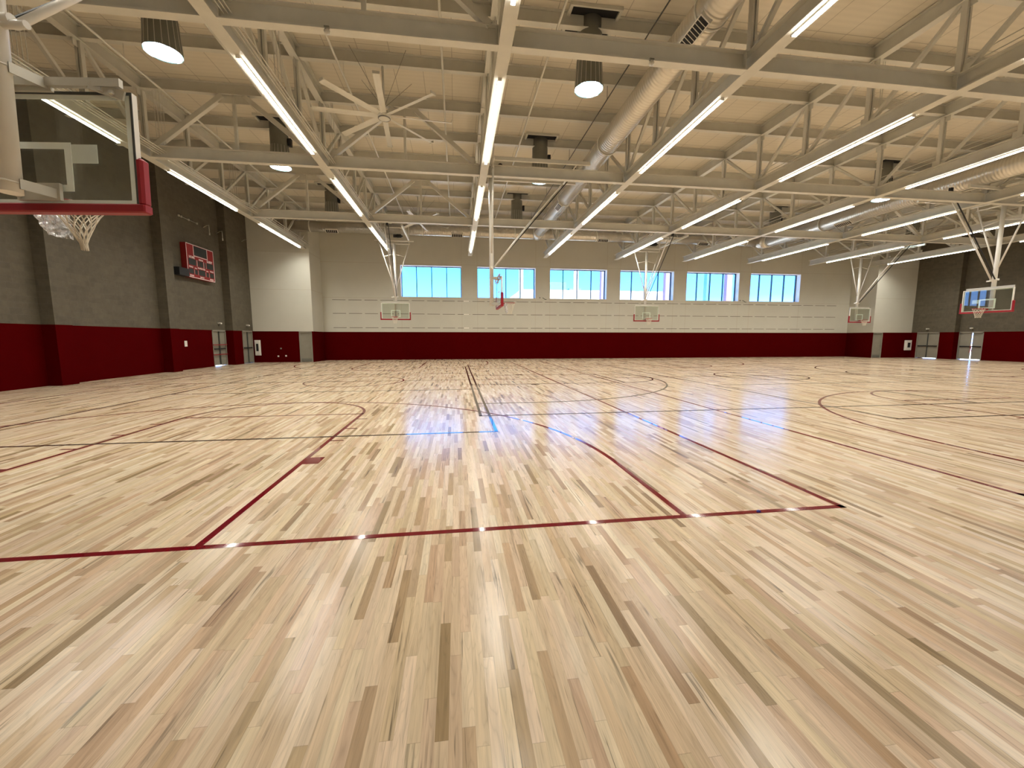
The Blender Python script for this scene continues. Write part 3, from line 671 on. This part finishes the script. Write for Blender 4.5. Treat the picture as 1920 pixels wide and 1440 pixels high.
# ------------------------------------------------------------------ basketball hoops (local frame: board faces +Y, board front at y=0)
def net(drop=.43, off=(0, 0), r0=.225, r1=.10, rr=.0035, rows=6, n=12):
    m_ = MB()
    def P(k, row):
        t_ = row/rows; r = r0+(r1-r0)*min(1, t_**.8*1.15)
        if row == rows: r = r1
        a = 2*pi*(k+(row % 2)*.5)/n
        return (r*cos(a)+off[0]*t_**1.5, r*sin(a)+off[1]*t_**1.5, -drop*t_)
    for row in range(rows):
        for k in range(n):
            if row % 2 == 0: ps = [(k, k), (k, k-1)]
            else: ps = [(k, k), (k, k+1)]
            for a_, b_ in ps: m_.tube([P(a_, row), P(b_, row+1)], rr, 5, caps=False)
            m_.lathe([(0, .007), (.007, 0), (0, -.007)], P(k, row), 6)
    return m_
def hoop(name='basketball_hoop', up=True, sticker=False, bag=None, netoff=(0, 0), nrr=.0045, mx=0, rx=0, nr1=.10, drop=.43):
    r = empty(name, (0, 0, 0)); my = -.33; B = 2.90
    # board
    MB().box((-.885, -.050, B+.03), (.885, -.034, B+1.04)).build('glass_board', 'glass', r)
    f_ = MB()
    for s_ in (-1, 1): f_.box((s_*.915, -.055, B), (s_*.885, 0, B+1.07))
    f_.box((-.885, -.055, B+1.04), (.885, 0, B+1.07)); f_.box((-.885, -.055, B), (.885, 0, B+.03))
    bf = f_.build('board_frame', 'white', r)
    gs = MB()
    for s_ in (-1, 1): gs.box((s_*.915, -.062, B), (s_*.895, -.055, B+1.07))
    gs.box((-.895, -.062, B+1.045), (.895, -.055, B+1.07)); gs.box((-.895, -.062, B), (.895, -.055, B+.035)); gs.build('edge_gasket', 'dark', bf)
    tg = MB(); z0 = 3.05; z1 = z0+.457
    tg.box((-.305, -.054, z0), (-.240, -.0505, z1)); tg.box((.240, -.054, z0), (.305, -.0505, z1)); tg.box((-.240, -.054, z1-.062), (.240, -.0505, z1)); tg.box((-.240, -.054, z0), (.240, -.0505, z0+.062))
    for q in (.885,):
        tg.box((-q, -.054, B+.03), (-q+.04, -.0505, B+1.04)); tg.box((q-.04, -.054, B+.03), (q, -.0505, B+1.04)); tg.box((-q+.04, -.054, B+1.0), (q-.04, -.0505, B+1.04)); tg.box((-q+.04, -.054, B+.03), (q-.04, -.0505, B+.07))
    tg.build('target_marking', 'target', r)
    pd = MB(); pd.box((-.975, -.075, B-.05), (.975, .03, B+.035), .012)
    for s_ in (-1, 1): pd.box((s_*.975, -.075, B+.02), (s_*.905, .03, B+.47), .022)
    pd.build('edge_padding', 'padred', r)
    # top channel and brackets
    ch = MB(); ch.bar((-.86, -.10, B+1.125), (.86, -.10, B+1.125), .045, .075)
    for s_ in (-1, 1): ch.bar((s_*.58, -.115, B+1.105), (s_*.87, -.085, B+1.02), .02, .085); ch.box((s_*.80, -.135, B+1.02), (s_*.77, -.09, B+1.05)); ch.box((s_*.70, -.135, B+1.045), (s_*.67, -.09, B+1.075))
    ch.build('top_channel', 'bracket', r)
    for z in (B+.11, B+1.11):
        bk = MB()
        for s_ in (-1, 1): bk.bar((s_*.09, my, z), (s_*.17, -.09, z), .012, .09)
        bk.tube([(-.10, my-.02, z), (-.07, my-.1, z), (0, my-.125, z), (.07, my-.1, z), (.10, my-.02, z)], .008, 6)
        bk.box((-.20, -.10, z-.06), (.20, -.07, z+.10 if z < B+1 else z-.02))
        bk.build('mounting_bracket', 'bracket', r)
    # rim
    rm = MB(); rc = .15+.228
    rm.tube([(.228*cos(2*pi*k/32), rc+.228*sin(2*pi*k/32), 3.05) for k in range(32)], .0095, 8, closed=True)
    rm.box((-.115, .0, 2.98), (.115, .03, 3.055)); rm.bar((-.09, .02, 3.03), (-.12, rc-.19, 3.04), .02, .03); rm.bar((.09, .02, 3.03), (.12, rc-.19, 3.04), .02, .03)
    rm.box((-.09, .02, 3.0), (.09, .16, 3.045)); rm.build('rim', 'rimred', r)
    rm_o = [c for c in COL.objects if c.parent == r and c.name.startswith('rim')][0]; rm_o.location.x = rx
    n_ = net(drop=drop, off=netoff, rr=nrr, r1=nr1).build('net', 'net', r, (rx, rc, 3.045))
    if bag:
        rnd = random.Random(3); bm_ = MB(); n2 = 22; vs = []; fs = []
        for i in range(9):
            for j in range(n2):
                t_ = i/8; a = radians(bag[0]+(bag[1]-bag[0])*j/(n2-1)); rr_ = .245-.10*t_+rnd.uniform(-.02, .02)
                vs.append((rr_*cos(a)+bag[3]*t_, rr_*sin(a), -bag[2]*t_*(1-.55*(j/(n2-1))*0)+rnd.uniform(-.008, .008)))
        for i in range(8):
            for j in range(n2-1): fs.append((i*n2+j, i*n2+j+1, (i+1)*n2+j+1, (i+1)*n2+j))
        bm_.add(vs, fs, False); tag(bm_.build('plastic_bag', 'film', r, (rx+(bag[4] if len(bag) > 4 else 0), rc, 3.05)), 'crumpled clear plastic wrap hanging off the net')
    if sticker: MB().box((.31, -.054, 3.315), (.55, -.0505, 3.49)).build('sticker', 'sticker', r)
    if up:
        Z = 7.80
        MB().tube([(0, my, B+.03), (0, my, Z)], .083, 20).build('mast', 'white', r)
        MB().tube([(-1.0, my, Z), (1.0, my, Z)], .032, 10).build('pivot_bar', 'white', r)
        for s_ in (-1, 1):
            MB().tube([(s_*.93, my, Z-.03), (s_*.06, my, 4.95)], .034, 10).build('side_brace', 'white', r)
            MB().tube([(s_*.08, my, 7.12), (s_*.70, my, 6.98)], .02, 8).build('side_strut', 'white', r)
            MB().bar((s_*.95, my, 8.08), (s_*.95, my+3.6, 8.08), .09, .12).build('support_rail', 'steel', r)
            MB().bar((s_*.95, my, Z), (s_*.95, my, 9.9), .04, .04).bar((s_*.95, my-.42, 9.74), (s_*.95, my+.1, 9.74), .05, .06).build('hanger', 'white', r)
            MB().tube([(s_*.95, my+3.1, 8.04), (s_*.05, my+3.1, 8.04)], .028, 8).build('cross_tube', 'steel', r)
        MB().tube([(-1.25, my, Z+.2), (1.25, my, Z+.2)], .038, 10).build('header_pipe', 'white', r)
        MB().tube([(.07, my+.1, 4.42), (.07, my+1.55, 6.2)], .036, 10).tube([(.07, my+1.5, 6.15), (.07, my+3.1, 8.04)], .029, 10).build('folding_brace', 'white', r)
        MB().tube([(0, my, 4.36), (.28, my, 4.36)], .035, 10).tube([(-.15, my, 4.40), (.16, my, 4.40)], .05, 10).build('brace_clamp', 'white', r)
        MB().bar((-.07, my+.1, 4.42), (-.16, my+3.3, 8.12), .035, .035).box((-.15, my+3.22, 8.1), (-.05, my+3.36, 8.32)).build('safety_strap', 'black', r)
        MB().box((-.52, my+.25, 8.12), (-.22, my+.47, 8.32), .02).tube([(-.22, my+.36, 8.22), (-.02, my+.36, 8.22)], .10, 16).box((-.6, my+.3, 8.18), (-.5, my+.42, 8.26)).build('winch_motor', 'black', r)
    if mx:
        for c in COL.objects:
            if c.parent == r and c.name.split('.')[0] in ('mast', 'folding_brace', 'brace_clamp', 'safety_strap', 'mounting_bracket'): c.location.x = mx
    return r
M['target'] = simple('target_paint', (.80, .86, .80), .5)
M['sticker'] = simple('pale_sticker', (.62, .68, .62), .4)
index_kids()
h0 = hoop(sticker=True, bag=(120, 300, .31, .05, -.17), netoff=(.03, .02), nrr=.0055, mx=.012, rx=-.11, nr1=.028, drop=.45); h0.location = (-3.972, 4.655, .035); h0.rotation_euler = (radians(-1.8), 0, -.105)
tag(h0, 'glass basketball backboard seen from behind, largest and nearest, at the top left', 'basketball hoop', 'basketball hoops')
def put(x, y, rz, label, **k):
    o = hoop(**k); o.location = (x, y, 0); o.rotation_euler = (0, 0, rz); tag(o, label, 'basketball hoop', 'basketball hoops'); return o
YB = CY+12.8-1.22
put(-3.93, YB, pi, 'basketball hoop hanging before the far wall, leftmost of the three facing the viewer')
put(13.60, YB, pi, 'basketball hoop hanging before the fourth high window, facing the viewer')
put(31.15, YB, pi, 'basketball hoop hanging near the right end of the far wall', )
put(1.75, CY, -pi/2, 'basketball hoop seen edge-on in the middle of the hall, facing right', bag=(200, 330, .42, .06))
put(24.93, CY, pi/2+.03, 'basketball hoop with wide glass board facing left, at the right edge', sticker=True)

# ------------------------------------------------------------------ scoreboard and wall fittings
def text_mesh(body, size, mat, parent, loc, rot, name='lettering'):
    cu = bpy.data.curves.new(name, 'FONT'); cu.body = body; cu.size = size; cu.align_x = 'CENTER'; cu.align_y = 'CENTER'; cu.extrude = .003; cu.offset = size*.03
    tmp = bpy.data.objects.new(name+'_tmp', cu); COL.objects.link(tmp)
    dg = bpy.context.evaluated_depsgraph_get(); me = bpy.data.meshes.new_from_object(tmp.evaluated_get(dg)); 
    bpy.data.objects.remove(tmp); me.materials.clear(); me.materials.append(M[mat])
    o = bpy.data.objects.new(name, me); COL.objects.link(o); o.parent = parent; o.location = loc; o.rotation_euler = rot; return o
sb = empty('scoreboard', (XLR, 24.98, 4.88)); tag(sb, 'red electronic scoreboard with white border high on the left block wall', 'scoreboard')
MB().box((0, -1.2, 0), (.28, 1.2, 1.75), .01).build('cabinet', 'scorered', sb)
XF = .283
b_ = MB(); W_, H_ = 2.4, 1.75
def rect(m_, y0, z0, y1, z1, x=XF, t=.004): m_.box((x, y0-W_/2, z0), (x+t, y1-W_/2, z1))
for a in ((0, 0, W_, .035), (0, H_-.035, W_, H_), (0, 0, .035, H_), (W_-.035, 0, W_, H_)): rect(b_, *a)
for a in ((.58, 1.15, .62, H_), (1.78, 1.15, 1.82, H_), (.58, 1.15, 1.82, 1.19)): rect(b_, *a)
b_.build('white_border', 'scorewhite', sb)
d_ = MB()
for a in ((.64, 1.21, 1.76, 1.69), (.14, .66, .74, .98), (.90, .66, 1.02, .96), (1.06, .66, 1.36, .96), (1.48, .66, 1.60, .96), (1.70, .66, 2.30, .98), (.12, .20, .50, .46), (.60, .20, .82, .44), (.93, .20, 1.50, .50), (1.62, .20, 1.82, .44), (1.94, .20, 2.30, .46)): rect(d_, *a)
d_.build('digit_windows', 'digit', sb)
b2 = MB()
for x_ in (.80, .86, 1.40, 1.44, 1.64, .56, .88, 1.56, 1.88): 
    zz = (.64, .98) if x_ in (.80, .86, 1.40, 1.44, 1.64) else (.19, .45)
    rect(b2, x_, zz[0], x_+.012, zz[1])
b2.build('divider_lines', 'scorewhite', sb)
for s_, y_, z_, sz in (('HOME', .42, 1.06, .17), ('PERIOD', 1.2, 1.03, .11), ('GUEST', 1.98, 1.06, .17), ('FOULS', .30, .55, .11), ('FOUL', .70, .52, .08), ('PLAYER FOUL', 1.2, .57, .11), ('FOUL', 1.72, .52, .08), ('FOULS', 2.12, .55, .11), ('BONUS', .32, .10, .10), ('MATCH', 1.2, .10, .10), ('BONUS', 2.08, .10, .10)):
    text_mesh(s_, sz, 'scorewhite', sb, (XF+.003, y_-W_/2, z_), (pi/2, 0, pi/2))
sp_ = MB().box((.04, -.55, 0), (.36, .22, .40), .015).build('loudspeaker', 'black', loc=(XLR, 23.55, 4.86)); tag(sp_, 'small black box speaker beside the lower left of the scoreboard', 'speaker')
MB().box((0, -.35, .1), (.04, -.15, .3)).build('wall_bracket', 'tube', sp_)
n_ = MB().box((0, -.1, 0), (.02, .1, .30)).build('paper_notice', 'shelf', loc=(XLR, 23.55, 1.22)); tag(n_, 'small white notice on the red band of the left wall', 'notice')
def wall_lamp(x, y, z, o, label):
    r = empty('emergency_lamp', (x, y, z)); tag(r, label, 'wall lamp', 'small lamps above the side doors')
    MB().box((0, -.10, -.05), (.10*o, .10, .05), .01).build('lamp_body', 'bracket', r)
    MB().tube([(.1*o, -.03, .0), (.2*o, -.05, -.01)], .045, 12).build('lamp_head', 'shelf', r)
    MB().tube([(.03*o, 0, -.05), (.03*o, 0, -.18)], .015, 8).build('lamp_conduit', 'tube', r)
wall_lamp(XLR, 26.7, 2.55, 1, 'small lamp on the wall above the door with red bars')
wall_lamp(XL, 29.1, 2.5, 1, 'small lamp on the wall above the door in the far left corner')
wall_lamp(XR, 28.7, 2.42, -1, 'small lamp on the wall above the door in the far right corner')
wall_lamp(XRR, 26.1, 2.42, -1, 'small lamp on the wall above the door that stands ajar')
def cab(x, w_, z0, h_, label):
    r = empty('alarm_cabinet', (x, Y1, z0)); tag(r, label, 'wall cabinet', 'white cabinets in the far corners')
    MB().box((-w_/2, -.10, 0), (w_/2, 0, h_), .015).build('cabinet_body', 'shelf', r)
    MB().box((-w_*.4, -.13, .05), (w_*.4, -.10, h_-.05), .012).build('cabinet_cover', 'shelf', r)
    MB().box((-w_*.2, -.136, h_*.28), (w_*.2, -.13, h_*.76)).build('dark_window', 'black', r)
cab(-13.46, .36, .48, 1.05, 'narrow tall white wall cabinet with a dark centre, in the far left corner')
cab(38.45, .66, .62, .86, 'white wall cabinet with a dark centre, in the far right corner')
# conduit and hanging cable ends on the left wall
r = empty('wall_conduit', (XLR+.06, 24.4, 8.0)); tag(r, 'short thin sloping white conduit with small boxes, high on the left wall', 'conduit')
MB().tube([(0, -.6, -.05), (0, .9, -.05)], .013, 6).build('tube_run', 'bracket', r)
for q in (-.6, -.4, .2, .9): MB().box((-.03, q-.03, -.1), (.04, q+.03, .0), .005).build('junction_box', 'bracket', r)
for k, (y, lab) in enumerate(((25.6, 'white looped cable end hanging high on the left wall, nearest'), (26.9, 'white looped cable end hanging high on the left wall, middle'), (28.9, 'white looped cable ends hanging high beside the far left corner'))):
    x0 = (XLR if y < 27.4 else XL)+.5
    o = MB().tube([(x0-.5, y+.35, 7.9), (x0-.3, y+.3, 8.0), (x0-.05, y+.08, 7.98), (x0, y, 7.8), (x0, y, 7.55)], .018, 8).tube([(x0, y, 7.56), (x0, y, 7.42)], [.03, .035], 8).build('cable_drop', 'bracket'); tag(o, lab, 'cable', 'cable ends on the left wall')
# small plates, valves on the far red band
for x, z, lab in ((-12.2, .42, 'small white outlet plate low on the red band left of the far left door'), (-11.7, .44, 'small white knob low on the red band beside the outlet plate'), (-12.0, .95, 'small dark plate on the red band above the outlet plate')):
    o = MB().box((-.05, -.02, -.05), (.05, 0, .05), .004).build('outlet_plate', 'shelf' if z < .5 else 'tube', loc=(x, Y1, z)); tag(o, lab, 'outlet')
for x, lab in ((6.9, 'small black bracket between the second and third windows'), (24.4, 'small black bracket between the fifth and sixth windows')):
    o = MB().tube([(0, 0, 0), (0, -.10, 0), (.18, -.12, -.12), (.30, -.10, -.12)], .02, 6).box((-.25, -.02, -.03), (-.19, 0, .05)).build('wall_bracket', 'black', loc=(x, Y2, 4.85)); tag(o, lab, 'bracket')
# small sensors on the nearest cross beam
for x, lab in ((-2.4, 'small sensor clipped on the nearest cross beam, left of centre'), (4.3, 'small round sensor under the nearest cross beam beside the spiral duct')):
    r = empty('ceiling_sensor', (x, 9.0, ZB)); tag(r, lab, 'sensor', 'sensors on the cross beam')
    MB().lathe([(0, -.10), (.05, -.09), (.06, -.05), (.03, -.02), (.02, .0)], n=14).build('sensor_dome', 'bracket', r)
    MB().box((-.05, -.03, 0), (.05, .03, .03)).build('sensor_clip', 'tube', r)
